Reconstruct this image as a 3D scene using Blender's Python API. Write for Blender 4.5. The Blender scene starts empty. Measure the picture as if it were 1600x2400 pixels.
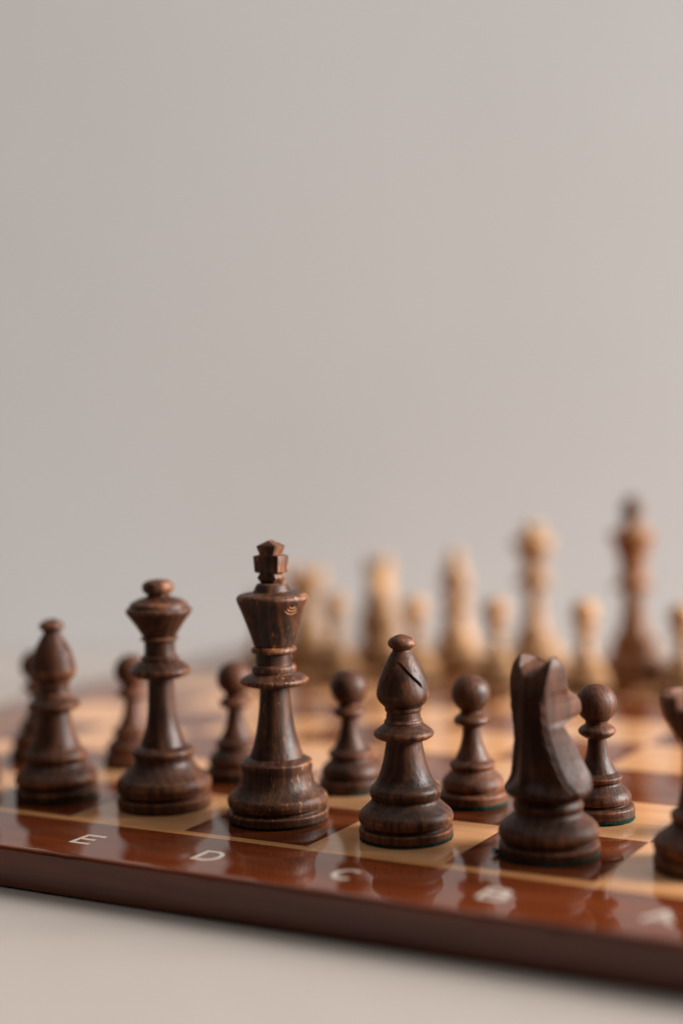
import bpy, bmesh, math, random
from mathutils import Matrix, Vector
import numpy as np

random.seed(7)
S = 0.05                      # one chessboard square, metres
sc = bpy.context.scene
COL = sc.collection

# ------------------------------------------------------------------ camera
CAM = Vector((10.170, -8.489, 2.667)) * S
RIGHT = Vector((0.86908, 0.49394, -0.02671)).normalized()
FWD = Vector((-0.49466, 0.86783, -0.04663)).normalized()
UP = RIGHT.cross(FWD).normalized()
cam = bpy.data.cameras.new('camera')
cam.sensor_fit = 'VERTICAL'; cam.sensor_height = 36.0; cam.sensor_width = 24.0
cam.lens = 3565.1 / 2400 * 36.0
cam.clip_start = 0.01; cam.clip_end = 50
cam.dof.use_dof = True
cam.dof.focus_distance = 10.28 * S
cam.dof.aperture_fstop = 2.45
camo = bpy.data.objects.new('camera', cam); COL.objects.link(camo)
camo.matrix_world = Matrix(((RIGHT.x, UP.x, -FWD.x, CAM.x), (RIGHT.y, UP.y, -FWD.y, CAM.y),
                            (RIGHT.z, UP.z, -FWD.z, CAM.z), (0, 0, 0, 1)))
sc.camera = camo
FH = Vector((FWD.x, FWD.y, 0)).normalized()      # level view direction
RH = Vector((RIGHT.x, RIGHT.y, 0)).normalized()  # level rightwards direction

# ------------------------------------------------------------------ light
world = bpy.data.worlds.new('World'); sc.world = world; world.use_nodes = True
bg = world.node_tree.nodes['Background']
bg.inputs['Color'].default_value = (0.98, 0.95, 0.93, 1)      # soft bounce of a bright room
bg.inputs['Strength'].default_value = 0.02
win = bpy.data.lights.new('window_light', 'AREA')             # large window to the right
win.shape = 'RECTANGLE'; win.size = 2.8; win.size_y = 2.5
win.energy = 1150; win.color = (1.0, 0.97, 0.94)
wino = bpy.data.objects.new('window_light', win); COL.objects.link(wino)
WC = Vector((CAM.x, CAM.y, 0)) + FH * -0.10 + RH * 5.5 + Vector((0, 0, 2.25))
TGT = Vector((4.5, 3.0, 0.5)) * S
dv = (TGT - WC).normalized()
wino.matrix_world = Matrix.Translation(WC) @ dv.to_track_quat('-Z', 'Y').to_matrix().to_4x4()

ceil = bpy.data.lights.new('ceiling_light', 'AREA')           # light falling from a bright ceiling
ceil.shape = 'RECTANGLE'; ceil.size = 2.8; ceil.size_y = 2.2
ceil.energy = 10; ceil.color = (1.0, 0.975, 0.95)
ceilo = bpy.data.objects.new('ceiling_light', ceil); COL.objects.link(ceilo)
ceilo.matrix_world = Matrix.Translation(Vector((CAM.x, CAM.y, 1.75)) + FH * 0.05) @ Matrix.Rotation(math.atan2(RH.y, RH.x), 4, 'Z')

sc.view_settings.view_transform = 'Standard'; sc.view_settings.look = 'None'
sc.view_settings.exposure = 0.1; sc.view_settings.gamma = 1.0
sc.view_settings.use_curve_mapping = False
sc.cycles.use_denoising = True
sc.cycles.max_bounces = 10
sc.cycles.sample_clamp_indirect = 6

# ------------------------------------------------------------------ materials
def nodes(name):
    m = bpy.data.materials.new(name); m.use_nodes = True
    nt = m.node_tree; b = nt.nodes['Principled BSDF']
    return m, nt, b
def N(nt, t, **kw):
    n = nt.nodes.new(t)
    for k, v in kw.items(): setattr(n, k, v)
    return n
def math_(nt, op, a, b=None, c=None, clamp=False):
    n = N(nt, 'ShaderNodeMath', operation=op, use_clamp=clamp)
    for i, v in enumerate((a, b, c)):
        if v is None: continue
        if isinstance(v, (int, float)): n.inputs[i].default_value = v
        else: nt.links.new(v, n.inputs[i])
    return n.outputs[0]
def mixc(nt, f, a, b):
    n = N(nt, 'ShaderNodeMix', data_type='RGBA')
    for s, v in ((n.inputs[0], f), (n.inputs[6], a), (n.inputs[7], b)):
        if isinstance(v, (int, float)): s.default_value = v
        elif isinstance(v, tuple): s.default_value = v + (1,)
        else: nt.links.new(v, s)
    return n.outputs[2]
def ramp(nt, v, lo, hi, a=0.0, b=1.0):
    n = N(nt, 'ShaderNodeMapRange'); n.interpolation_type = 'SMOOTHSTEP'
    nt.links.new(v, n.inputs[0])
    for i, x in enumerate((lo, hi, a, b)): n.inputs[i + 1].default_value = x
    return n.outputs[0]
def coords(nt, scale=(1, 1, 1), src='Object'):
    tc = N(nt, 'ShaderNodeTexCoord')
    at = N(nt, 'ShaderNodeAttribute', attribute_type='OBJECT', attribute_name='seed')
    ad = N(nt, 'ShaderNodeVectorMath', operation='ADD')
    cx = N(nt, 'ShaderNodeCombineXYZ')
    for i, k in enumerate((1.0, 0.37, 0.61)):
        nt.links.new(math_(nt, 'MULTIPLY', at.outputs['Fac'], k), cx.inputs[i])
    nt.links.new(tc.outputs[src], ad.inputs[0]); nt.links.new(cx.outputs[0], ad.inputs[1])
    def sc_(s):
        mp = N(nt, 'ShaderNodeVectorMath', operation='MULTIPLY')
        nt.links.new(ad.outputs[0], mp.inputs[0]); mp.inputs[1].default_value = s
        return mp.outputs[0]
    return sc_, at
def noise(nt, vec, scale=1.0, detail=4.0, rough=0.55, dist=0.0):
    n = N(nt, 'ShaderNodeTexNoise')
    n.inputs['Scale'].default_value = scale; n.inputs['Detail'].default_value = detail
    n.inputs['Roughness'].default_value = rough; n.inputs['Distortion'].default_value = dist
    nt.links.new(vec, n.inputs['Vector'])
    return n.outputs['Fac']
def bump(nt, b, h, strength, distance, prev=None):
    n = N(nt, 'ShaderNodeBump'); n.inputs['Strength'].default_value = strength
    n.inputs['Distance'].default_value = distance
    nt.links.new(h, n.inputs['Height'])
    if prev is not None: nt.links.new(prev, n.inputs['Normal'])
    nt.links.new(n.outputs[0], b.inputs['Normal'])
    return n.outputs[0]

def turned_wood(name, dark, mid, light, fleck, rlo, rhi, fleckiness=1.0, knot=None):
    m, nt, b = nodes(name)
    sc_, at = coords(nt)
    blot = noise(nt, sc_((55, 55, 40)), 1, 3, 0.6, 0.4)
    grain = noise(nt, sc_((1100, 1100, 75)), 1, 4, 0.6)
    grain2 = noise(nt, sc_((380, 380, 26)), 1, 3, 0.55)
    # growth rings of the blank, running up the piece and curving where it is turned
    wv = N(nt, 'ShaderNodeTexWave', wave_type='RINGS', rings_direction='Z')
    wv.inputs['Scale'].default_value = 1.0; wv.inputs['Distortion'].default_value = 3.0
    wv.inputs['Detail'].default_value = 2.0; wv.inputs['Detail Scale'].default_value = 1.2
    off = N(nt, 'ShaderNodeVectorMath', operation='ADD'); off.inputs[1].default_value = (3.1, 1.3, 0)
    nt.links.new(sc_((95, 95, 9)), off.inputs[0]); nt.links.new(off.outputs[0], wv.inputs['Vector'])
    ring = wv.outputs['Fac']
    t = math_(nt, 'ADD', math_(nt, 'ADD', math_(nt, 'MULTIPLY', grain2, 0.28), math_(nt, 'MULTIPLY', grain, 0.25)), math_(nt, 'MULTIPLY', blot, 0.57))
    t = ramp(nt, t, 0.38, 0.74)
    col = mixc(nt, t, dark, mid)
    col = mixc(nt, math_(nt, 'MULTIPLY', ramp(nt, ring, 0.55, 0.95), 0.10), col, light)
    pores = ramp(nt, grain, 0.36, 0.46, 1.0, 0.0)
    col = mixc(nt, math_(nt, 'MULTIPLY', pores, 0.55), col, dark)
    # wear on the turned edges, broken up by the grain
    wa = N(nt, 'ShaderNodeAttribute', attribute_type='GEOMETRY', attribute_name='wear')
    wn = noise(nt, sc_((500, 500, 90)), 1, 3, 0.6)
    wp = ramp(nt, noise(nt, sc_((62, 62, 110)), 1, 3, 0.6), 0.34, 0.64, 0.12, 1.0)
    w = math_(nt, 'MULTIPLY', math_(nt, 'MULTIPLY', wa.outputs['Fac'], ramp(nt, wn, 0.36, 0.62)), wp)
    col = mixc(nt, math_(nt, 'MULTIPLY', w, 1.0, clamp=True), col, light)
    # short bright flecks where the stain is scratched through
    fl = noise(nt, sc_((850, 850, 190)), 1, 2, 0.5, 0.8)
    gate = ramp(nt, noise(nt, sc_((130, 130, 90)), 1, 3, 0.6), 0.46, 0.72)
    fw = math_(nt, 'MULTIPLY', ramp(nt, fl, 0.62, 0.70), math_(nt, 'ADD', math_(nt, 'MULTIPLY', gate, 0.9), math_(nt, 'MULTIPLY', wa.outputs['Fac'], 0.8)), clamp=True)
    fa = N(nt, 'ShaderNodeAttribute', attribute_type='OBJECT', attribute_name='flecks')
    fw = math_(nt, 'MULTIPLY', math_(nt, 'MULTIPLY', fw, fleckiness), fa.outputs['Fac'], clamp=True)
    col = mixc(nt, fw, col, fleck)
    if knot:
        # a small figure in the grain: nested pale arcs below a point on the crown
        tc = N(nt, 'ShaderNodeTexCoord'); ds = N(nt, 'ShaderNodeVectorMath', operation='DISTANCE')
        nt.links.new(tc.outputs['Object'], ds.inputs[0]); ds.inputs[1].default_value = tuple(k * S for k in knot)
        sp = N(nt, 'ShaderNodeSeparateXYZ'); nt.links.new(tc.outputs['Object'], sp.inputs[0])
        dd = math_(nt, 'DIVIDE', ds.outputs['Value'], S)
        fr = math_(nt, 'FRACT', math_(nt, 'DIVIDE', math_(nt, 'ADD', dd, math_(nt, 'MULTIPLY', wn, 0.008)), 0.0225))
        arc = ramp(nt, math_(nt, 'ABSOLUTE', math_(nt, 'SUBTRACT', fr, 0.5)), 0.16, 0.28, 1.0, 0.0)
        ring_m = math_(nt, 'MULTIPLY', ramp(nt, dd, 0.018, 0.022), ramp(nt, dd, 0.082, 0.088, 1.0, 0.0))
        below = math_(nt, 'DIVIDE', math_(nt, 'SUBTRACT', knot[2], math_(nt, 'DIVIDE', sp.outputs[2], S)), dd)
        km = math_(nt, 'MULTIPLY', math_(nt, 'MULTIPLY', arc, ring_m), math_(nt, 'MULTIPLY', ramp(nt, below, 0.45, 0.72), ramp(nt, wn, 0.30, 0.58, 0.10, 0.60)), clamp=True)
        col = mixc(nt, km, col, fleck)
    hs = N(nt, 'ShaderNodeHueSaturation')
    ti = N(nt, 'ShaderNodeAttribute', attribute_type='OBJECT', attribute_name='tone')
    nt.links.new(math_(nt, 'ADD', ti.outputs['Fac'], 1.0), hs.inputs['Value'])
    nt.links.new(col, hs.inputs['Color']); nt.links.new(hs.outputs[0], b.inputs['Base Color'])
    ro = math_(nt, 'ADD', ramp(nt, blot, 0.3, 0.7, rlo, rhi), math_(nt, 'MULTIPLY', pores, 0.12))
    nt.links.new(ro, b.inputs['Roughness'])
    b.inputs['IOR'].default_value = 1.45
    b.inputs['Specular IOR Level'].default_value = 0.36
    n1 = bump(nt, b, grain, 0.6, 0.0003)
    lathe_marks = noise(nt, sc_((6, 6, 1500)), 1, 2, 0.5)
    bump(nt, b, lathe_marks, 0.10, 0.00018, n1)
    return m

M = {}
M['dark'] = turned_wood('dark_stained_wood', (0.014, 0.0050, 0.0025), (0.108, 0.0345, 0.0135), (0.32, 0.112, 0.042), (0.52, 0.23, 0.095), 0.40, 0.54)
M['dark_king'] = turned_wood('dark_stained_king_wood', (0.013, 0.0052, 0.0029), (0.086, 0.0285, 0.0118), (0.32, 0.115, 0.043), (0.56, 0.25, 0.105), 0.38, 0.52, 1.0, (.230, -.073, 1.545))
M['pale'] = turned_wood('pale_boxwood', (0.38, 0.190, 0.075), (0.53, 0.295, 0.135), (0.60, 0.36, 0.18), (0.60, 0.38, 0.20), 0.34, 0.46, 0.3)
M['amber'] = turned_wood('amber_boxwood', (0.22, 0.085, 0.030), (0.34, 0.145, 0.056), (0.42, 0.20, 0.08), (0.45, 0.24, 0.11), 0.34, 0.46, 0.3)
M['brown_tip'] = turned_wood('brown_tip_wood', (0.12, 0.052, 0.024), (0.20, 0.090, 0.040), (0.24, 0.11, 0.05), (0.2, 0.1, 0.05), 0.34, 0.46, 0.3)

def board_wood(name, a, bb, c, axis, rough_coat=0.045, gl=1.0):
    m, nt, b = nodes(name)
    sc_, at = coords(nt)
    s = (28, 420, 420) if axis == 0 else (420, 28, 420)
    s2 = (9, 120, 120) if axis == 0 else (120, 9, 120)
    g = noise(nt, sc_(s), 1, 5, 0.62, 0.3)
    g2 = noise(nt, sc_(s2), 1, 3, 0.55, 0.6)
    col = mixc(nt, ramp(nt, g2, 0.30, 0.70), a, bb)
    col = mixc(nt, math_(nt, 'MULTIPLY', ramp(nt, g, 0.46, 0.70), 0.38), col, c)
    # every piece of veneer was cut from its own spot: a tone of its own
    hs = N(nt, 'ShaderNodeHueSaturation')
    ti = N(nt, 'ShaderNodeAttribute', attribute_type='OBJECT', attribute_name='tone')
    nt.links.new(math_(nt, 'ADD', ti.outputs['Fac'], 1.0), hs.inputs['Value'])
    nt.links.new(col, hs.inputs['Color']); nt.links.new(hs.outputs[0], b.inputs['Base Color'])
    b.inputs['Roughness'].default_value = 0.55
    b.inputs['Specular IOR Level'].default_value = 0.0
    b.inputs['Coat Weight'].default_value = gl
    b.inputs['Coat IOR'].default_value = 1.50
    dust = math_(nt, 'ADD', math_(nt, 'MULTIPLY', noise(nt, sc_((300, 300, 300)), 1, 3, 0.6), 0.5), math_(nt, 'MULTIPLY', noise(nt, sc_((38, 52, 45)), 1, 4, 0.65, 0.8), 0.5))
    nt.links.new(ramp(nt, dust, 0.38, 0.66, rough_coat * 0.6, rough_coat * 1.9), b.inputs['Coat Roughness'])
    tc = N(nt, 'ShaderNodeTexCoord')
    wav = noise(nt, sc_((45, 45, 45)), 1, 2, 0.5)
    n = N(nt, 'ShaderNodeBump'); n.inputs['Strength'].default_value = 0.05; n.inputs['Distance'].default_value = 0.0001
    nt.links.new(wav, n.inputs['Height'])
    n2 = N(nt, 'ShaderNodeBump'); n2.inputs['Strength'].default_value = 0.02; n2.inputs['Distance'].default_value = 0.00003
    nt.links.new(g, n2.inputs['Height']); nt.links.new(n.outputs[0], n2.inputs['Normal'])
    nt.links.new(n2.outputs[0], b.inputs['Coat Normal'])
    return m
M['tile_light'] = board_wood('maple_veneer', (0.54, 0.262, 0.115), (0.63, 0.330, 0.158), (0.47, 0.210, 0.088), 0)
M['tile_dark'] = board_wood('mahogany_veneer', (0.095, 0.0200, 0.0062), (0.17, 0.040, 0.012), (0.050, 0.011, 0.004), 0)
M['border_u'] = board_wood('mahogany_border', (0.098, 0.0195, 0.0058), (0.155, 0.034, 0.0098), (0.052, 0.0105, 0.0037), 0)
M['border_v'] = board_wood('mahogany_border_side', (0.098, 0.0195, 0.0058), (0.155, 0.034, 0.0098), (0.052, 0.0105, 0.0037), 1)
M['strip'] = board_wood('maple_stringing', (0.44, 0.20, 0.075), (0.52, 0.26, 0.10), (0.38, 0.165, 0.06), 0)
def plain(name, col, rough, coat=0.0, nscale=200, var=0.15, bs=0.0, bd=0.0005, spec=0.5):
    m, nt, b = nodes(name)
    sc_, at = coords(nt)
    n = noise(nt, sc_((nscale,) * 3), 1, 4, 0.6)
    c2 = tuple(x * (1 - var) for x in col)
    nt.links.new(mixc(nt, ramp(nt, n, 0.3, 0.7), c2, col), b.inputs['Base Color'])
    b.inputs['Roughness'].default_value = rough
    b.inputs['Specular IOR Level'].default_value = spec
    if coat: b.inputs['Coat Weight'].default_value = coat; b.inputs['Coat Roughness'].default_value = 0.05
    if bs: bump(nt, b, n, bs, bd)
    return m
M['letter'] = plain('cream_letter_paint', (0.55, 0.475, 0.395), 0.5, 0.8, 300, 0.08)
M['core'] = plain('board_core', (0.05, 0.02, 0.01), 0.6)
M['felt'] = plain('green_felt', (0.008, 0.055, 0.040), 0.95, 0, 1500, 0.6, 0.8, 0.0008, 0.15)
M['felt_dark'] = plain('dark_felt', (0.010, 0.016, 0.013), 0.95, 0, 1500, 0.5, 0.8, 0.0006, 0.15)
M['rubber'] = plain('black_rubber', (0.02, 0.02, 0.02), 0.7)
M['table'] = plain('white_tabletop', (0.385, 0.337, 0.302), 0.42, 0, 25, 0.025, 0.03, 0.0004, 0.35)
M['wall'] = plain('painted_wall', (0.555, 0.537, 0.526), 0.85, 0, 3, 0.05, 0.15, 0.0006, 0.3)

# ------------------------------------------------------------------ mesh helpers
def link(name, me, mat, parent=None, loc=None):
    o = bpy.data.objects.new(name, me); COL.objects.link(o)
    if mat is not None and not me.materials: me.materials.append(mat)
    if parent is not None: o.parent = parent
    if loc is not None: o.location = loc
    return o
def mesh_from_bm(bm, name, sharp=32):
    me = bpy.data.meshes.new(name); bm.normal_update(); bm.to_mesh(me); bm.free()
    for p in me.polygons: p.use_smooth = True
    me.set_sharp_from_angle(angle=math.radians(sharp))
    return me
def box(bm, x0, x1, y0, y1, z0, z1):
    v = [bm.verts.new(c) for c in ((x0, y0, z0), (x1, y0, z0), (x1, y1, z0), (x0, y1, z0), (x0, y0, z1), (x1, y0, z1), (x1, y1, z1), (x0, y1, z1))]
    for f in ((3, 2, 1, 0), (4, 5, 6, 7), (0, 1, 5, 4), (1, 2, 6, 5), (2, 3, 7, 6), (3, 0, 4, 7)):
        bm.faces.new([v[i] for i in f])
    return v
def fillet(pts, default=0.018, seg=6):
    """polyline of (r, z[, radius]) with every inner corner rounded"""
    P = [(p[0], p[1]) for p in pts]; R = [p[2] if len(p) > 2 else default for p in pts]
    out = [(P[0], 0.0)]
    for i in range(1, len(P) - 1):
        a, b, c = np.array(P[i - 1]), np.array(P[i]), np.array(P[i + 1])
        la, lc = np.linalg.norm(a - b), np.linalg.norm(c - b)
        if la < 1e-9 or lc < 1e-9: continue
        d = min(R[i], 0.48 * la, 0.48 * lc)
        s, e = b + (a - b) / la * d, b + (c - b) / lc * d
        t1, t2 = (b - a) / la, (c - b) / lc
        cr = t1[0] * t2[1] - t1[1] * t2[0]           # > 0: outer (convex) corner when running upwards
        ang = math.acos(max(-1, min(1, float(t1 @ t2))))
        w = 0.0
        if cr > 0: w = min(1.0, max(0.0, (ang - 0.22) / 0.5)) * min(1.0, 0.05 / max(d, 0.01))
        for k in range(seg + 1):
            t = k / seg
            q = (1 - t) ** 2 * s + 2 * t * (1 - t) * b + t * t * e
            out.append(((float(q[0]), float(q[1])), w * (1 - abs(2 * t - 1) * 0.6)))
    out.append((P[-1], 0.0))
    # long straight runs get inner points so that attributes stay local
    res = [out[0]]
    for (p, w) in out[1:]:
        (q, wq) = res[-1]
        L = math.hypot(p[0] - q[0], p[1] - q[1])
        n = int(L / 0.03)
        for k in range(1, n + 1):
            t = k / (n + 1)
            res.append(((q[0] + (p[0] - q[0]) * t, q[1] + (p[1] - q[1]) * t), 0.0))
        if L > 1e-7: res.append((p, w))
    return res
def lathe(name, pts, seg=112, default=0.018, cap_top=False, cap_bot=False, wobble=0.0):
    prof = fillet(pts, default)
    bm = bmesh.new(); wl = bm.verts.layers.float.new('wear')
    rings = []
    for (r, z), w in prof:
        ring = []
        for k in range(seg):
            a = 2 * math.pi * k / seg
            rr = max(r, 1e-4)
            v = bm.verts.new((rr * math.cos(a) * S, rr * math.sin(a) * S, z * S)); v[wl] = w
            ring.append(v)
        rings.append(ring)
    for i in range(len(rings) - 1):
        A, B = rings[i], rings[i + 1]
        for k in range(seg):
            bm.faces.new((A[k], A[(k + 1) % seg], B[(k + 1) % seg], B[k]))
    if cap_top: bm.faces.new(rings[-1])
    if cap_bot: bm.faces.new(list(reversed(rings[0])))
    return mesh_from_bm(bm, name, 50)
def boolean(me, cutter_bm, name):
    """me minus the cutter, as a new mesh"""
    o = bpy.data.objects.new('tmp_body', me); COL.objects.link(o)
    cm = bpy.data.meshes.new('tmp_cut'); cutter_bm.normal_update(); cutter_bm.to_mesh(cm); cutter_bm.free()
    c = bpy.data.objects.new('tmp_cut', cm); COL.objects.link(c)
    md = o.modifiers.new('b', 'BOOLEAN'); md.operation = 'DIFFERENCE'; md.object = c; md.solver = 'EXACT'
    dg = bpy.context.evaluated_depsgraph_get(); dg.update()
    r = bpy.data.meshes.new_from_object(o.evaluated_get(dg))
    r.name = name
    bpy.data.objects.remove(o); bpy.data.objects.remove(c); bpy.data.meshes.remove(cm)
    for p in r.polygons: p.use_smooth = True
    r.set_sharp_from_angle(angle=math.radians(38))
    return r
def felt(name, r, h, rough=0.004, tuft=None, seed=1):
    rnd = random.Random(seed)
    bm = bmesh.new(); seg = 140; rings = []
    for (k, z) in ((0.97, 0.0), (1.0, 0.3 * h), (1.0, 0.7 * h), (0.985, h)):
        rings.append([bm.verts.new(((r * k + rnd.uniform(-rough, rough)) * math.cos(2 * math.pi * i / seg) * S,
                                    (r * k + rnd.uniform(-rough, rough)) * math.sin(2 * math.pi * i / seg) * S,
                                    max(0.0004, z + rnd.uniform(-rough, rough) * 0.5 * (0 < z < h)) * S)) for i in range(seg)])
    for A, B in zip(rings, rings[1:]):
        for i in range(seg): bm.faces.new((A[i], A[(i + 1) % seg], B[(i + 1) % seg], B[i]))
    bm.faces.new(list(reversed(rings[0]))); bm.faces.new(rings[-1])
    if tuft:
        az, n, ln = tuft
        for _ in range(n):
            a = math.radians(az + rnd.uniform(-5, 5)); p = Vector((r * .98 * math.cos(a), r * .98 * math.sin(a), rnd.uniform(.004, h))) * S
            d = Vector((math.cos(a) + rnd.uniform(-.6, .6), math.sin(a) + rnd.uniform(-.6, .6), rnd.uniform(-.1, 1.0))).normalized() * ln * S * rnd.uniform(.5, 1)
            s = Vector((-math.sin(a), math.cos(a), 0.2)).normalized() * 0.0045 * S
            u = Vector((0, 0, 0.0045 * S))
            e = p + d; e.z = max(e.z, 0.004 * S)
            q = [bm.verts.new(x) for x in (p - s, p + s, p + u, e)]
            for f in ((0, 1, 3), (1, 2, 3), (2, 0, 3)): bm.faces.new([q[i] for i in f])
    return mesh_from_bm(bm, name, 60)

# ------------------------------------------------------------------ the setting
TZ = -(0.28 + 0.008)                     # table top below the playing surface
WD = 1.09                                # wall, metres ahead of the camera
C0 = Vector((CAM.x, CAM.y, 0))
def at(d, r, z): return C0 + FH * d + RH * r + Vector((0, 0, z))
bm = bmesh.new()
a, b_, c, d = at(0.33, -1.5, TZ * S), at(0.33, 1.7, TZ * S), at(WD, 1.7, TZ * S), at(WD, -1.5, TZ * S)
top = [bm.verts.new(p) for p in (a, b_, c, d)]; bot = [bm.verts.new(p - Vector((0, 0, 0.03))) for p in (a, b_, c, d)]
bm.faces.new(top); bm.faces.new(list(reversed(bot)))
for i in range(4): bm.faces.new((top[i], bot[i], bot[(i + 1) % 4], top[(i + 1) % 4]))
bmesh.ops.recalc_face_normals(bm, faces=bm.faces)
t = link('tabletop', mesh_from_bm(bm, 'tabletop'), M['table']); t['kind'] = 'structure'
t['label'] = 'plain off-white tabletop under the chessboard'; t['seed'] = 0.0
bm = bmesh.new()
q = [at(WD + .003, -2.2, TZ * S - .4), at(WD + .003, 2.4, TZ * S - .4), at(WD + .003, 2.4, 2.4), at(WD + .003, -2.2, 2.4)]
f0 = [bm.verts.new(p) for p in q]; f1 = [bm.verts.new(p + FH * 0.1) for p in q]
bm.faces.new(f0); bm.faces.new(list(reversed(f1)))
for i in range(4): bm.faces.new((f0[i], f1[i], f1[(i + 1) % 4], f0[(i + 1) % 4]))
bmesh.ops.recalc_face_normals(bm, faces=bm.faces)
w = link('wall', mesh_from_bm(bm, 'wall'), M['wall']); w['kind'] = 'structure'
w['label'] = 'plain warm grey wall behind the chessboard'; w['seed'] = 0.0

# ------------------------------------------------------------------ the board
def empty(name, loc, rz=0.0):
    o = bpy.data.objects.new(name, None); COL.objects.link(o)
    o.empty_display_size = 0.01; o.location = loc; o.rotation_euler = (0, 0, rz)
    return o
board = empty('chessboard', (0, 0, TZ * S))
board['label'] = 'glossy mahogany and maple chessboard with cream letters along its border'
board['category'] = 'chessboard'
DZ = -TZ * S                             # board parts are placed from the board's own foot
BT = 0.28; ST = 0.085; BO = 0.83         # thickness, stringing width, outer edge
def bevel_all(bm, off, seg=2):
    bmesh.ops.bevel(bm, geom=list(bm.edges), offset=off, segments=seg, affect='EDGES', profile=0.5)
def part(name, bm, mat, seed=None, tone=0.0, parent=board, dz=DZ, sharp=40):
    o = link(name, mesh_from_bm(bm, name, sharp), mat, parent, (0, 0, dz)); o['seed'] = random.uniform(0, 5) if seed is None else seed
    o['tone'] = tone
    return o
bm = bmesh.new(); box(bm, (-ST - .3) * S, (8 + ST + .3) * S, (-ST - .3) * S, (8 + ST + .3) * S, (-BT + .02) * S, -0.062 * S)
part('core_panel', bm, M['core'])
def tile_mesh(name, mat):
    bm = bmesh.new(); h = 0.4992 * S
    box(bm, -h, h, -h, h, -0.06 * S, 0)
    es = [e for e in bm.edges if all(abs(v.co.z) < 1e-9 for v in e.verts)]
    bmesh.ops.bevel(bm, geom=es, offset=0.0012 * S, segments=1, affect='EDGES')
    me = mesh_from_bm(bm, name, 20); me.materials.append(mat); return me
TL, TD = tile_mesh('maple_square', M['tile_light']), tile_mesh('mahogany_square', M['tile_dark'])
for j in range(8):
    for i in range(8):
        dark = (i + j) % 2 == 0
        dark = not dark if False else dark
        # a8 (u 7.5, v 0.5) is a light square
        dark = ((7 - i) + j) % 2 == 1
        o = bpy.data.objects.new('square', TD if dark else TL); COL.objects.link(o)
        o.parent = board; o.location = ((i + .5) * S, (j + .5) * S, DZ)
        o['seed'] = random.uniform(0, 9); o['tone'] = random.uniform(-0.13, 0.13)
def quad_plank(p, z0, z1, name, mat, bev):
    bm = bmesh.new()
    if not bev:
        lo = [bm.verts.new((x * S, y * S, z0 * S)) for x, y in p]; hi = [bm.verts.new((x * S, y * S, z1 * S)) for x, y in p]
        bm.faces.new(list(reversed(lo))); bm.faces.new(hi)
        for i in range(4): bm.faces.new((lo[i], lo[(i + 1) % 4], hi[(i + 1) % 4], hi[i]))
        return part(name, bm, mat, tone=random.uniform(-.05, .05), sharp=5)
    i0, o0, o1, i1 = (Vector(q) for q in p)
    n = 260; L = (o1 - o0).length; along = (o1 - o0).normalized()
    inw = (i0 - o0) - along * (i0 - o0).dot(along); W = inw.length; inw.normalize()
    dents = [(random.uniform(0, L), random.uniform(.004, .011), random.uniform(.012, .05)) for _ in range(16)]
    prof = [(W, z0), (.012, z0), (0, z0 + .012), (0, -.06)] + [(bev - bev * math.cos(math.radians(t)), -bev + bev * math.sin(math.radians(t))) for t in range(0, 91, 15)] + [(bev + .03, 0), (W, 0)]
    rows = []
    for k in range(n + 1):
        t = k / n
        row = []
        for j, (w_, z) in enumerate(prof):
            a_ = o0 + (i0 - o0) * (w_ / W); b_ = o1 + (i1 - o1) * (w_ / W)
            q = a_ + (b_ - a_) * t; sx = (q - o0).dot(along)
            if 4 <= j <= 10:                               # worn arris with a few small dents
                d = .0012 * math.sin(sx * 9.1) + .0008 * math.sin(sx * 23.7 + 1)
                for (c_, dp, wd) in dents: d += dp * math.exp(-((sx - c_) / wd) ** 2)
                d *= math.sin(math.radians(15 + 150 * (j - 4) / 6)) if j < 10 else 0.0
                q = q + inw * d * .7; z = z - d * .7
            row.append(bm.verts.new((q.x * S, q.y * S, z * S)))
        rows.append(row)
    for A, B in zip(rows, rows[1:]):
        for j in range(len(prof) - 1): bm.faces.new((A[j], B[j], B[j + 1], A[j + 1]))
    bm.faces.new(rows[0]); bm.faces.new(list(reversed(rows[-1])))
    bmesh.ops.recalc_face_normals(bm, faces=bm.faces)
    return part(name, bm, mat, tone=random.uniform(-.05, .05), sharp=40)
I0, I1, O0, O1 = -ST, 8 + ST, -BO, 8 + BO
for p, m in (((( I0, I0), (O0, O0), (O1, O0), (I1, I0)), 'border_u'), (((I1, I1), (O1, O1), (O0, O1), (I0, I1)), 'border_u'),
             (((I1, I0), (O1, O0), (O1, O1), (I1, I1)), 'border_v'), (((I0, I1), (O0, O1), (O0, O0), (I0, I0)), 'border_v')):
    quad_plank(p, -BT, 0, 'border_plank', M[m], 0.028)
for p in (((-.0008, -.0008), (I0 + .0008, I0 + .0008), (I1 - .0008, I0 + .0008), (8.0008, -.0008)), ((8.0008, 8.0008), (I1 - .0008, I1 - .0008), (I0 + .0008, I1 - .0008), (-.0008, 8.0008)),
          ((8.0008, -.0008), (I1 - .0008, I0 + .0008), (I1 - .0008, I1 - .0008), (8.0008, 8.0008)), ((-.0008, 8.0008), (I0 + .0008, I1 - .0008), (I0 + .0008, I0 + .0008), (-.0008, -.0008))):
    quad_plank(p, -0.06, 0, 'inlay_strip', M['strip'], 0)
for x in (0.2, 7.8):
    for y in (0.2, 7.8):
        bm = bmesh.new(); bmesh.ops.create_cone(bm, cap_ends=True, segments=24, radius1=.12 * S, radius2=.14 * S, depth=.0279 * S, matrix=Matrix.Translation((x * S, y * S, (-BT + .02 - .01395) * S)))
        part('rubber_foot', bm, M['rubber'])

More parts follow.
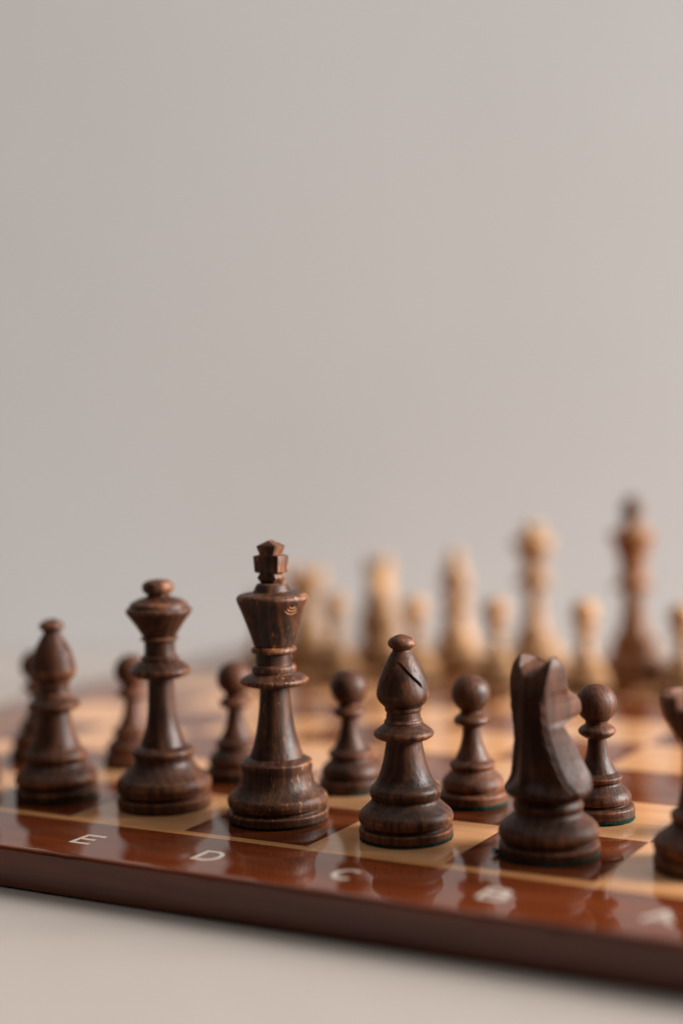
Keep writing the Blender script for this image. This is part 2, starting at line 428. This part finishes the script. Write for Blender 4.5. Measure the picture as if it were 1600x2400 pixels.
# letters of the files, inlaid along the near border, upright from the dark side
def glyph(ch):
    """strokes as polylines in a 0..1 box (x right, y up)"""
    def arc(cx, cy, rx, ry, a0, a1, n=14):
        return [(cx + rx * math.cos(math.radians(a0 + (a1 - a0) * k / n)), cy + ry * math.sin(math.radians(a0 + (a1 - a0) * k / n))) for k in range(n + 1)]
    return {'E': [[(1, 1), (0, 1), (0, 0), (1, 0)], [(0, .5), (.85, .5)]],
            'D': [[(0, 0), (0, 1), (.45, 1)] + arc(.45, .5, .55, .5, 80, -80) + [(.45, 0), (0, 0)]],
            'C': [arc(.52, .5, .52, .5, 48, 312, 20)],
            'B': [[(0, 0), (0, 1), (.55, 1)] + arc(.55, .76, .38, .24, 80, -80, 8) + [(.55, .52), (0, .52)], [(.55, .52)] + arc(.55, .26, .45, .26, 80, -80, 8) + [(.55, 0), (0, 0)]],
            'A': [[(-.05, 0), (.5, 1), (1.05, 0)], [(.18, .36), (.82, .36)]]}[ch]
def letter(ch, u, v, wdt=.150, hgt=.185, st=.031):
    bm = bmesh.new(); lv = 0
    for line in glyph(ch):
        pts = [Vector(((x - .5) * wdt, (y - .5) * hgt)) for x, y in line]
        L, R_ = [], []
        closed = (pts[0] - pts[-1]).length < 1e-6
        n = len(pts)
        for i, p in enumerate(pts):
            if closed: pa, pb = pts[(i - 1) % (n - 1)], pts[(i + 1) % (n - 1)]
            else: pa, pb = pts[max(i - 1, 0)], pts[min(i + 1, n - 1)]
            d1, d2 = (p - pa), (pb - p)
            d1 = d1.normalized() if d1.length > 1e-9 else d2.normalized(); d2 = d2.normalized() if d2.length > 1e-9 else d1
            n1, n2 = Vector((-d1.y, d1.x)), Vector((-d2.y, d2.x)); m = (n1 + n2)
            m = m / max(m.length_squared, .5) * 2
            L.append(p + m * st / 2); R_.append(p - m * st / 2)
        z = 0.0006 + lv * 0.0006; lv += 1
        tl = [bm.verts.new(((u + q.x) * S, (v + q.y) * S, z * S)) for q in L]
        tr = [bm.verts.new(((u + q.x) * S, (v + q.y) * S, z * S)) for q in R_]
        bl = [bm.verts.new(((u + q.x) * S, (v + q.y) * S, -.01 * S)) for q in L]
        br = [bm.verts.new(((u + q.x) * S, (v + q.y) * S, -.01 * S)) for q in R_]
        for i in range(n - 1):
            bm.faces.new((tl[i], tr[i], tr[i + 1], tl[i + 1])); bm.faces.new((tl[i], tl[i + 1], bl[i + 1], bl[i])); bm.faces.new((tr[i + 1], tr[i], br[i], br[i + 1]))
        if not closed:
            bm.faces.new((tl[0], bl[0], br[0], tr[0])); bm.faces.new((tl[-1], tr[-1], br[-1], bl[-1]))
    bmesh.ops.recalc_face_normals(bm, faces=bm.faces)
    o = part('letter', bm, M['letter'], sharp=30); o['label'] = 'cream letter %s on the near border' % ch
for ch, u in zip('EDCBA', (3.545, 4.545, 5.56, 6.56, 7.55)): letter(ch, u, -.46)

# ------------------------------------------------------------------ chess pieces (profiles in squares)
FH_ = 0.026
LP = {}
LP['king_base'] = lathe('king_base', [(0.0, .012), (.345, .012), (.356, .022), (.358, .076, .012), (.326, .086, .004), (.324, .104, .004), (.350, .112, .01), (.358, .152, .02), (.346, .184, .02), (.306, .212, .03), (.273, .246, .04), (.254, .296, .04), (.247, .345, .01), (.252, .372, .012), (.2555, .418, .014), (.225, .436, .02), (.186, .455, .0)], default=.012)
LP['king_stem'] = lathe('king_stem', [(.192, .452), (.172, .505, .05), (.151, .572, .06), (.128, .688, .08), (.113, .804, .08), (.106, .92, .06), (.106, .956)])
LP['king_collar'] = lathe('king_collar', [(.100, .944), (.165, .950, .02), (.225, .968, .015), (.2415, .985, .012), (.240, 1.003, .012), (.205, 1.026, .03), (.158, 1.043, .008), (.153, 1.050, .003), (.1595, 1.060, .008), (.160, 1.088, .012), (.150, 1.102, .006), (.129, 1.106, .006), (.127, 1.185, .01), (.140, 1.188, .005), (.160, 1.196, .01), (.1615, 1.216, .012), (.150, 1.232, .008), (.130, 1.236)], default=.01)
LP['king_crown'] = lathe('king_crown', [(.128, 1.230), (.140, 1.245, .01), (.168, 1.34, .1), (.214, 1.47, .1), (.246, 1.548, .03), (.255, 1.576, .03), (.238, 1.602, .03), (.19, 1.614, .03), (.133, 1.618, .012), (.124, 1.640, .012), (.110, 1.668, .012), (.100, 1.680, .008), (.0, 1.686)], default=.012)
def cross_mesh():
    prof = [(.050, 1.676), (.082, 1.718), (.062, 1.752), (.102, 1.757), (.109, 1.874), (.060, 1.884), (.082, 1.944), (.0, 1.986)]
    thick = [.050, .062, .056, .062, .066, .056, .062, .018]
    outline = [(x, z, t) for (x, z), t in zip(prof, thick)] + [(-x, z, t) for (x, z), t in list(zip(prof, thick))[-2::-1]]
    bm = bmesh.new(); wl = bm.verts.layers.float.new('wear')
    F = [bm.verts.new((x * S, -t * S, z * S)) for x, z, t in outline]; B = [bm.verts.new((x * S, t * S, z * S)) for x, z, t in outline]
    n = len(F)
    # faces by horizontal bands: each band a quad (front) so thickness may vary
    h = len(prof)
    for i in range(h - 1):
        l0, l1 = n - 1 - i, n - 2 - i
        a = (F[i], F[i + 1], F[l1], F[l0]) if i + 1 != l1 else (F[i], F[i + 1], F[l0])
        b = (B[l0], B[l1], B[i + 1], B[i]) if i + 1 != l1 else (B[l0], B[i + 1], B[i])
        bm.faces.new(a); bm.faces.new(b)
        bm.faces.new((F[i + 1], F[i], B[i], B[i + 1]))
        bm.faces.new((F[l0], F[l1], B[l1], B[l0]))
    bm.faces.new((F[0], F[n - 1], B[n - 1], B[0]))
    bmesh.ops.recalc_face_normals(bm, faces=bm.faces)
    bmesh.ops.bevel(bm, geom=[e for e in bm.edges if len(e.link_faces) == 2 and e.calc_face_angle() > .35], offset=.0065 * S, segments=2, affect='EDGES', profile=.6)
    for v in bm.verts: v[wl] = 0.55
    return mesh_from_bm(bm, 'king_cross', 40)
LP['king_cross'] = cross_mesh()

LP['queen_base'] = lathe('queen_base', [(0.0, .012), (.340, .012), (.351, .022), (.353, .080, .012), (.320, .090, .004), (.318, .108, .004), (.346, .116, .01), (.354, .180, .022), (.335, .218, .03), (.295, .245, .04), (.258, .275, .04), (.232, .305, .03), (.216, .330, .03), (.212, .362, .01), (.224, .380, .012), (.230, .418, .014), (.205, .436, .02), (.165, .456)], default=.012)
LP['queen_stem'] = lathe('queen_stem', [(.168, .452), (.142, .527, .05), (.122, .590, .05), (.110, .660, .06), (.0985, .80, .08), (.0965, .90, .05), (.0965, .958)])
LP['queen_collar'] = lathe('queen_collar', [(.090, .944), (.16, .955, .02), (.214, .980, .015), (.2285, 1.000, .012), (.227, 1.020, .012), (.19, 1.056, .03), (.148, 1.084, .008), (.132, 1.090, .003), (.139, 1.098, .006), (.1395, 1.112, .008), (.118, 1.126, .006), (.113, 1.18, .04), (.114, 1.228, .01), (.130, 1.232, .005), (.1425, 1.240, .006), (.142, 1.252, .006), (.12, 1.262)], default=.01)
LP['queen_crown'] = lathe('queen_crown', [(.118, 1.258), (.126, 1.270, .01), (.178, 1.354, .05), (.236, 1.430, .012), (.248, 1.447, .008), (.243, 1.466, .006), (.222, 1.474, .004), (.219, 1.486, .006), (.205, 1.512, .02), (.150, 1.540, .03), (.092, 1.556, .012), (.078, 1.566, .008), (.080, 1.574, .006), (.108, 1.588, .02), (.120, 1.622, .02), (.108, 1.660, .025), (.06, 1.680, .03), (.0, 1.685)], default=.012)

for v in LP['queen_crown'].vertices:                 # the worn, shallow scallops of the coronet
    z = v.co.z / S
    if 1.425 < z < 1.478:
        a = math.atan2(v.co.y, v.co.x); k = 1 - abs(z - 1.45) / .028
        f = 1 - k * (.020 * abs(math.sin(4.5 * a)) + .012 * math.sin(11 * a + 1.3) * math.sin(3 * a))
        v.co.x *= f; v.co.y *= f; v.co.z += .006 * S * k * math.sin(9 * a)
LP['bishop_base'] = lathe('bishop_base', [(0.0, .020), (.308, .020), (.316, .028), (.318, .074, .012), (.288, .084, .004), (.286, .104, .004), (.312, .112, .01), (.321, .152, .022), (.305, .185, .025), (.262, .222, .04), (.232, .252, .02), (.224, .268, .008), (.236, .290, .015), (.242, .325, .018), (.232, .346, .015), (.205, .372)], default=.012)
LP['bishop_stem'] = lathe('bishop_stem', [(.206, .370), (.184, .400, .03), (.158, .468, .05), (.139, .54, .06), (.122, .640, .05), (.121, .672)])
LP['bishop_collar'] = lathe('bishop_collar', [(.115, .660), (.165, .668, .015), (.196, .688, .012), (.203, .706, .012), (.195, .722, .012), (.165, .745, .02), (.135, .768, .006), (.130, .772, .003), (.131, .790, .008), (.117, .804, .006), (.112, .852, .006), (.122, .858, .005), (.123, .876, .006), (.12, .884)], default=.01)
_mitre = lathe('mitre0', [(0, .86), (.118, .870), (.128, .890, .01), (.165, .925, .03), (.1795, .966, .03), (.169, 1.029, .04), (.149, 1.099, .05), (.118, 1.169, .05), (.080, 1.235, .03), (.063, 1.258, .01), (.062, 1.270, .006), (.085, 1.285, .012), (.0975, 1.308, .014), (.085, 1.338, .025), (.04, 1.362, .02), (0, 1.370)], default=.012)
cb = bmesh.new()
box(cb, .100 * S, .30 * S, -.30 * S, .30 * S, -.0105 * S, .0105 * S)
# local x = radial entry direction, y = along the slot; slot falls to the right of someone facing it
bmesh.ops.transform(cb, verts=cb.verts, matrix=Matrix.Translation((0, 0, 1.172 * S)) @ Matrix.Rotation(math.radians(-46), 4, 'X'))
LP['bishop_mitre'] = boolean(_mitre, cb, 'bishop_mitre')

LP['pawn_base'] = lathe('pawn_base', [(0.0, .026), (.242, .026), (.250, .034), (.2515, .088, .014), (.234, .102, .006), (.205, .108, .004), (.205, .118, .004), (.226, .126, .01), (.230, .158, .018), (.215, .190, .025), (.182, .222, .03), (.156, .246, .012), (.152, .258, .006), (.168, .272, .010), (.173, .296, .010), (.158, .310, .012), (.126, .330)], default=.012)
LP['pawn_stem'] = lathe('pawn_stem', [(.128, .328), (.108, .370, .03), (.0835, .4235, .04), (.068, .500, .05), (.064, .560), (.066, .575)])
LP['pawn_collar'] = lathe('pawn_collar', [(.060, .560), (.085, .566, .01), (.121, .588, .012), (.133, .608, .012), (.122, .632, .016), (.086, .655, .01), (.076, .664)], default=.01)
LP['pawn_head'] = lathe('pawn_head', [(.074, .660), (.080, .668)] + [(.143 * math.cos(math.radians(t)), .800 + .1395 * math.sin(math.radians(t)), .05) for t in range(-56, 90, 9)] + [(0, .9395)], default=.02)

LP['rook_base'] = lathe('rook_base', [(0.0, .020), (.318, .020), (.328, .028), (.330, .080, .012), (.300, .090, .004), (.298, .106, .004), (.324, .114, .01), (.331, .158, .022), (.312, .192, .025), (.262, .228, .04), (.222, .262, .02), (.210, .282, .008), (.216, .300, .012), (.222, .336, .014), (.205, .356, .012), (.178, .372)], default=.012)
LP['rook_stem'] = lathe('rook_stem', [(.180, .370), (.162, .45, .05), (.147, .56, .06), (.140, .68, .05), (.142, .76, .04), (.16, .79)])
_crown = lathe('rook0', [(0, .76), (.150, .775), (.170, .800, .02), (.212, .872, .05), (.250, .950, .03), (.268, 1.000, .012), (.270, 1.074, .012), (.262, 1.086, .006), (.205, 1.086, .006), (.196, 1.000, .006), (0, .990)], default=.012)
cb = bmesh.new()
box(cb, -.35 * S, .35 * S, -.032 * S, .032 * S, 1.012 * S, 1.2 * S)
g = list(cb.verts) + list(cb.edges) + list(cb.faces)
for k in (60, 120):
    r = bmesh.ops.duplicate(cb, geom=g); bmesh.ops.rotate(cb, verts=[x for x in r['geom'] if isinstance(x, bmesh.types.BMVert)], cent=(0, 0, 0), matrix=Matrix.Rotation(math.radians(k), 3, 'Z'))
md_c = cb
LP['rook_crown'] = None
def multi_bool(me, angs):
    for i, k in enumerate(angs):
        c = bmesh.new(); box(c, -.35 * S, .35 * S, -.032 * S, .032 * S, 1.012 * S, 1.2 * S)
        bmesh.ops.rotate(c, verts=c.verts, cent=(0, 0, 0), matrix=Matrix.Rotation(math.radians(k), 3, 'Z'))
        me = boolean(me, c, 'rook_crown')
    return me
cb.free()
LP['rook_crown'] = multi_bool(_crown, (20, 80, 140))

LP['knight_base'] = lathe('knight_base', [(0.0, .020), (.310, .020), (.320, .028), (.323, .080, .014), (.292, .092, .006), (.290, .108, .006), (.318, .120, .012), (.324, .165, .025), (.300, .205, .03), (.258, .238, .04), (.226, .262, .02), (.214, .282, .008), (.220, .302, .012), (.224, .328, .012), (.214, .344, .008), (.210, .356, .006), (.19, .372)], default=.012)
_G = np.linspace(.34, 1.30, 1921)
_TAB = {}
def interp(tab, z, sigma=.016):
    k = (id(tab), sigma)
    if k not in _TAB:                                # the carver's curve through the measured points, corners eased
        y = np.interp(_G, [t[0] for t in tab], [t[1] for t in tab]); n = int(3 * sigma / .0005)
        w = np.exp(-.5 * (np.arange(-n, n + 1) * .0005 / sigma) ** 2); w /= w.sum()
        _TAB[k] = np.convolve(np.pad(y, n, mode='edge'), w, 'valid')
    return float(np.interp(z, _G, _TAB[k]))
def knight_head():
    # half section, back to front: ridge (0, YB) - mane edge (HW, YG) - cheek (XS, YS) - front corner (XF, YF) - (0, YF)
    HW = [(.44, .246), (.52, .222), (.62, .186), (.72, .160), (.79, .147), (.90, .142), (1.05, .148), (1.15, .156), (1.22, .156), (1.262, .146), (1.28, .128)]
    YB = [(.44, -.276), (.52, -.262), (.62, -.252), (.72, -.243), (.79, -.238), (.90, -.236), (1.0, -.226), (1.06, -.212), (1.15, -.180), (1.22, -.145), (1.262, -.115), (1.28, -.088)]
    YG = [(.44, -.070), (.52, -.102), (.62, -.126), (.72, -.140), (.79, -.153), (.88, -.172), (.96, -.186), (1.06, -.188), (1.15, -.166), (1.22, -.134), (1.262, -.106), (1.28, -.082)]
    XS = [(.44, .246), (.52, .222), (.62, .186), (.72, .159), (.79, .144), (.845, .138), (.866, .108), (.98, .106), (1.03, .118), (1.07, .140), (1.15, .150), (1.22, .152), (1.262, .142), (1.28, .125)]
    YS = [(.44, .170), (.52, .158), (.62, .119), (.72, .076), (.79, .040), (.846, .004), (.856, .030), (.866, .112), (.90, .142), (.96, .140), (1.0, .112), (1.04, .062), (1.095, .038), (1.18, .022), (1.23, -.006), (1.262, -.034), (1.28, -.052)]
    XF = [(.44, .14), (.62, .105), (.79, .085), (.845, .080), (.87, .072), (.98, .064), (1.05, .085), (1.2, .100), (1.28, .09)]
    YF = [(.44, .262), (.52, .214), (.62, .172), (.72, .128), (.79, .090), (.846, .052), (.856, .090), (.866, .226), (.89, .260), (.93, .268), (.97, .254), (1.0, .215), (1.03, .150), (1.06, .112), (1.095, .096), (1.18, .066), (1.23, .032), (1.262, .004), (1.28, -.03)]
    RR = [(.362, .205), (.385, .250), (.415, .276), (.44, .280), (.50, .270), (.60, .25)]
    SL = [(.36, .55), (.44, .50), (.52, .42), (.62, .28), (.72, .12), (.80, .02), (1.2, .0)]     # where the mane starts on the back facet
    zs = sorted(set(list(np.linspace(.362, .46, 18)) + list(np.linspace(.46, .845, 110)) + list(np.linspace(.845, .875, 16)) + list(np.linspace(.875, 1.28, 120))))
    CN = (96, 60, 24, 20)
    bm = bmesh.new(); wl = bm.verts.layers.float.new('wear'); rings = []
    ker = np.exp(-.5 * (np.arange(-6, 7) / 2.0) ** 2); ker /= ker.sum()
    for z in zs:
        hw, yb, yg, xs, ys, xf, yf, rr, sl = (interp(T, z, sg) for T, sg in ((HW, .014), (YB, .014), (YG, .014), (XS, .006), (YS, .005), (XF, .01), (YF, .005), (RR, .008), (SL, .02)))
        V = [np.array(q) for q in ((0, yb), (hw, yg), (xs, ys), (xf, yf), (0, yf + .006))]
        pts = []
        for k, c_ in enumerate(CN):
            for i in range(c_): pts.append(V[k] + (V[k + 1] - V[k]) * i / c_)
        pts.append(V[-1]); pts = np.array(pts)
        mir = pts[1:7][::-1] * np.array([-1, 1]); mir2 = pts[-7:-1][::-1] * np.array([-1, 1])
        ext = np.vstack([mir, pts, mir2])
        sm = np.stack([np.convolve(ext[:, 0], ker, 'valid'), np.convolve(ext[:, 1], ker, 'valid')], 1)
        t = min(1, max(0, (.53 - z) / .12)); t = t * t * (3 - 2 * t)                    # round below, where it was turned
        ang = np.linspace(0, np.pi, len(sm))
        an2 = np.arctan2(np.abs(sm[:, 0]), -sm[:, 1])
        an2 = an2 * (1 - t) + (0.5 * an2 + 0.5 * ang) * t
        circ = np.stack([rr * np.sin(an2), -rr * np.cos(an2)], 1)
        P = sm * (1 - t) + circ * t
        half = []
        d_ = np.gradient(P, axis=0)
        up = max(0, min(1, (1.10 - z) / .10)) * max(0, min(1, (z - .372) / .02))
        for k in range(len(P)):
            x, y = P[k]; wv = 0.0; m = 0.0
            tx, ty = d_[k]; L = math.hypot(tx, ty) or 1; nx, ny = -ty / L * -1, -tx / L
            sfrac = k / CN[0]
            if k < CN[0] and sfrac > sl:
                q = (sfrac - sl) / (1 - sl)
                edge = min(1, q * 6) * min(1, (1 - q) * 4)
                m = .006 * edge - .0185 * math.exp(-((((q * 6.0 + z * 11.0) % 1.0) - .5) / .19) ** 2) * edge
                if q > .90: m -= .016 * (q - .90) / .10
                wv = .15
            elif CN[0] <= k < CN[0] + 5:
                m = -.016 * (1 - (k - CN[0]) / 5); wv = .1
            x += nx * m * up; y += ny * m * up
            half.append((max(x, 0.0) if k not in (0, len(P) - 1) else 0.0, y, wv))
        ring = []
        for (x, y, wv) in half:
            v = bm.verts.new((x * S, y * S, z * S)); v[wl] = wv; ring.append(v)
        for (x, y, wv) in half[-2:0:-1]:
            v = bm.verts.new((-x * S, y * S, z * S)); v[wl] = wv; ring.append(v)
        rings.append(ring)
    n = len(rings[0])
    for A, B in zip(rings, rings[1:]):
        for k in range(n): bm.faces.new((A[k], A[(k + 1) % n], B[(k + 1) % n], B[k]))
    bm.faces.new(rings[-1]); bm.faces.new(list(reversed(rings[0])))
    bmesh.ops.recalc_face_normals(bm, faces=bm.faces)
    me = mesh_from_bm(bm, 'knight_head0', 38)
    # the notch between the ears: a rounded V falling towards the back
    c = bmesh.new(); prof = [(-.190, .22), (-.135, .13), (-.085, .050), (-.03, .004), (.03, .004), (.085, .050), (.135, .13), (.190, .22)]
    y0, y1 = -.45, .14
    A = [c.verts.new((x * S, y0 * S, (1.075 + z) * S)) for x, z in prof]; B = [c.verts.new((x * S, y1 * S, (1.245 + z * .8) * S)) for x, z in prof]
    c.faces.new(A); c.faces.new(list(reversed(B)))
    for i in range(len(A)): c.faces.new((A[i], B[i], B[(i + 1) % len(A)], A[(i + 1) % len(A)]))
    bmesh.ops.recalc_face_normals(c, faces=c.faces)
    return boolean(me, c, 'knight_head')
LP['knight_head'] = knight_head()
def eye_mesh(sgn):
    bm = bmesh.new(); bmesh.ops.create_uvsphere(bm, u_segments=20, v_segments=12, radius=.024 * S)
    bmesh.ops.scale(bm, verts=bm.verts, vec=(.30, 1, 1.15)); bmesh.ops.translate(bm, verts=bm.verts, vec=(sgn * .142 * S, -.030 * S, 1.110 * S))
    return mesh_from_bm(bm, 'knight_eye', 60)
LP['knight_eye_r'] = eye_mesh(1); LP['knight_eye_l'] = eye_mesh(-1)

PARTS = {
    'king': [('base', 'king_base'), ('stem', 'king_stem'), ('collar', 'king_collar'), ('crown', 'king_crown'), ('cross', 'king_cross')],
    'queen': [('base', 'queen_base'), ('stem', 'queen_stem'), ('collar', 'queen_collar'), ('crown', 'queen_crown')],
    'bishop': [('base', 'bishop_base'), ('stem', 'bishop_stem'), ('collar', 'bishop_collar'), ('mitre', 'bishop_mitre')],
    'pawn': [('base', 'pawn_base'), ('stem', 'pawn_stem'), ('collar', 'pawn_collar'), ('head', 'pawn_head')],
    'rook': [('base', 'rook_base'), ('stem', 'rook_stem'), ('crown', 'rook_crown')],
    'knight': [('base', 'knight_base'), ('horse_head', 'knight_head'), ('eye', 'knight_eye_r'), ('eye', 'knight_eye_l')],
}
FELT = {'king': (.346, .013), 'queen': (.342, .014), 'bishop': (.314, .022), 'pawn': (.249, .030), 'rook': (.325, .022), 'knight': (.320, .024)}
felts = {k: felt(k + '_felt', *FELT[k], seed=i + 3) for i, k in enumerate(FELT)}
felts['tufted'] = felt('knight_felt_tuft', *FELT['knight'], tuft=(226, 40, .085), seed=21)
MESH = {}
def mat_mesh(key, mat):
    """one shared mesh for each shape and wood"""
    k = (key, mat)
    if k not in MESH:
        me = LP[key].copy(); me.materials.clear(); me.materials.append(M[mat]); MESH[k] = me
    return MESH[k]
cnt = 0
def piece(kind, colour, u, v, rot, label, group, flecks=0.35, hz=1.0, tip=None, feltmat='felt', tuft=False):
    global cnt; cnt += 1
    o = empty(('dark_' if colour == 'dark' else 'pale_') + kind, (u * S, v * S, 0.0006 * S), math.radians(rot))
    o['label'] = label; o['category'] = kind; o['group'] = group; o.scale = (1, 1, hz)
    seed = (cnt * 0.7317) % 3.0; tone = ((cnt * 0.618) % 1.0 - 0.5) * 0.36
    if kind == 'king': tone = 0.0
    if kind == 'pawn' and hz == 1.0: hz = 1 + ((cnt * 0.377) % 1.0 - .5) * .02; o.scale = (1, 1, hz)
    for nm, key in PARTS[kind]:
        mt = tip if (tip and nm == 'cross') else ('dark_king' if (kind, colour) == ('king', 'dark') else colour)
        p = bpy.data.objects.new(nm, mat_mesh(key, mt)); COL.objects.link(p); p.parent = o
        p['seed'] = seed; p['flecks'] = flecks; p['tone'] = tone
    fk = 'tufted' if tuft else kind
    me = felts[fk]
    if feltmat == 'felt_dark': me = me.copy()
    if not me.materials: me.materials.append(M[feltmat])
    elif feltmat == 'felt_dark': me.materials.clear(); me.materials.append(M[feltmat])
    p = bpy.data.objects.new('felt_pad', me); COL.objects.link(p); p.parent = o; p['seed'] = seed
    return o

GD, GDP, GW, GWP = 'dark pieces on their back row', 'dark pawns', 'pale pieces on their back row', 'pale pawns'
def az(u, v, off):  # rotation that turns local +x towards the camera, then off degrees to the camera's right
    return math.degrees(math.atan2(-8.489 - v, 10.17 - u)) + off
# dark set, back row from left to right
piece('rook', 'dark', .50, .50, 10, 'dark rook in the far left corner of the board, left of all dark pieces', GD)
piece('knight', 'dark', 1.46, .50, -8, 'dark knight left of the leftmost dark bishop, at the left edge', GD)
piece('bishop', 'dark', 2.484, .473, az(2.48, .47, 52), 'dark brown bishop left of the dark queen, slightly out of focus', GD, .1)
piece('queen', 'dark', 3.440, .556, 40, 'dark brown queen with round finial, between the dark king and left bishop', GD, .12, feltmat='felt_dark')
piece('king', 'dark', 4.441, .541, -3, 'dark brown king with a worn cross on top, sharpest piece in front', GD, 1.0, feltmat='felt_dark')
piece('bishop', 'dark', 5.498, .468, az(5.5, .47, -3), 'dark brown bishop with diagonal slot, between dark king and knight', GD, .05)
piece('knight', 'dark', 6.518, .472, -19, 'dark brown knight seen from behind with carved striped mane', GD, .0, tuft=True)
piece('rook', 'dark', 7.518, .556, -5, 'dark rook cut off by the right edge of the picture', GD, .05)
# dark pawns
piece('pawn', 'dark', .50, 1.50, 15, 'dark pawn at the far left end of the dark pawn row', GDP)
piece('pawn', 'dark', 1.40, 1.53, 65, 'blurred dark pawn hidden behind the leftmost dark bishop', GDP, .1)
piece('pawn', 'dark', 2.345, 1.62, 130, 'blurred dark pawn partly hidden behind the dark queen', GDP, .1)
piece('pawn', 'dark', 3.440, 1.53, 200, 'dark pawn standing between the dark queen and the dark king', GDP, .1)
piece('pawn', 'dark', 4.474, 1.542, 250, 'dark pawn just right of the dark king, left of the slotted bishop', GDP, .1, hz=.985)
piece('pawn', 'dark', 5.512, 1.507, 300, 'dark pawn between the slotted bishop and the dark knight', GDP, .25, hz=1.008)
piece('pawn', 'dark', 6.487, 1.464, 20, 'sharp dark pawn with green felt, right of the dark knight', GDP, .3)
piece('pawn', 'dark', 7.50, 1.50, 80, 'dark pawn behind the rook at the right edge', GDP)
# pale set, far row
piece('rook', 'pale', .50, 7.50, 12, 'blurred pale rook just right of the dark king, leftmost of the far row', GW)
piece('knight', 'pale', 1.53, 7.50, 195, 'blurred pale knight between the pale rook and pale bishop', GW)
piece('bishop', 'pale', 2.55, 7.50, 30, 'blurred pale bishop between the pale knight and pale queen', GW)
piece('queen', 'pale', 3.53, 7.50, 0, 'blurred pale queen left of the tall pale king', GW)
piece('king', 'amber', 4.70, 7.50, 176, 'blurred amber king, tallest of the far row, with a dark cross', GW, tip='brown_tip')
piece('bishop', 'pale', 5.55, 7.50, 120, 'blurred pale bishop right of the pale king at the right edge', GW)
piece('knight', 'pale', 6.50, 7.50, 172, 'pale knight of the far row right of both pale bishops', GW)
piece('rook', 'pale', 7.50, 7.50, 40, 'pale rook at the right end of the far row', GW)
for i, (u, lb) in enumerate(((.50, 'blurred pale pawn behind the crown of the dark king'), (1.50, 'blurred pale pawn in front of the gap between pale rook and knight'),
              (2.52, 'blurred pale pawn between the pale knight and pale bishop'), (3.50, 'blurred pale pawn between the pale bishop and pale queen'),
              (4.51, 'blurred pale pawn between the pale queen and amber king'), (5.55, 'blurred pale pawn right of the amber king at the right edge'),
              (6.5, 'pale pawn second from the right end of the pale pawn row'), (7.5, 'pale pawn at the right end of the pale pawn row'))):
    piece('pawn', 'pale', u, 6.50, 40 * i, lb, GWP)
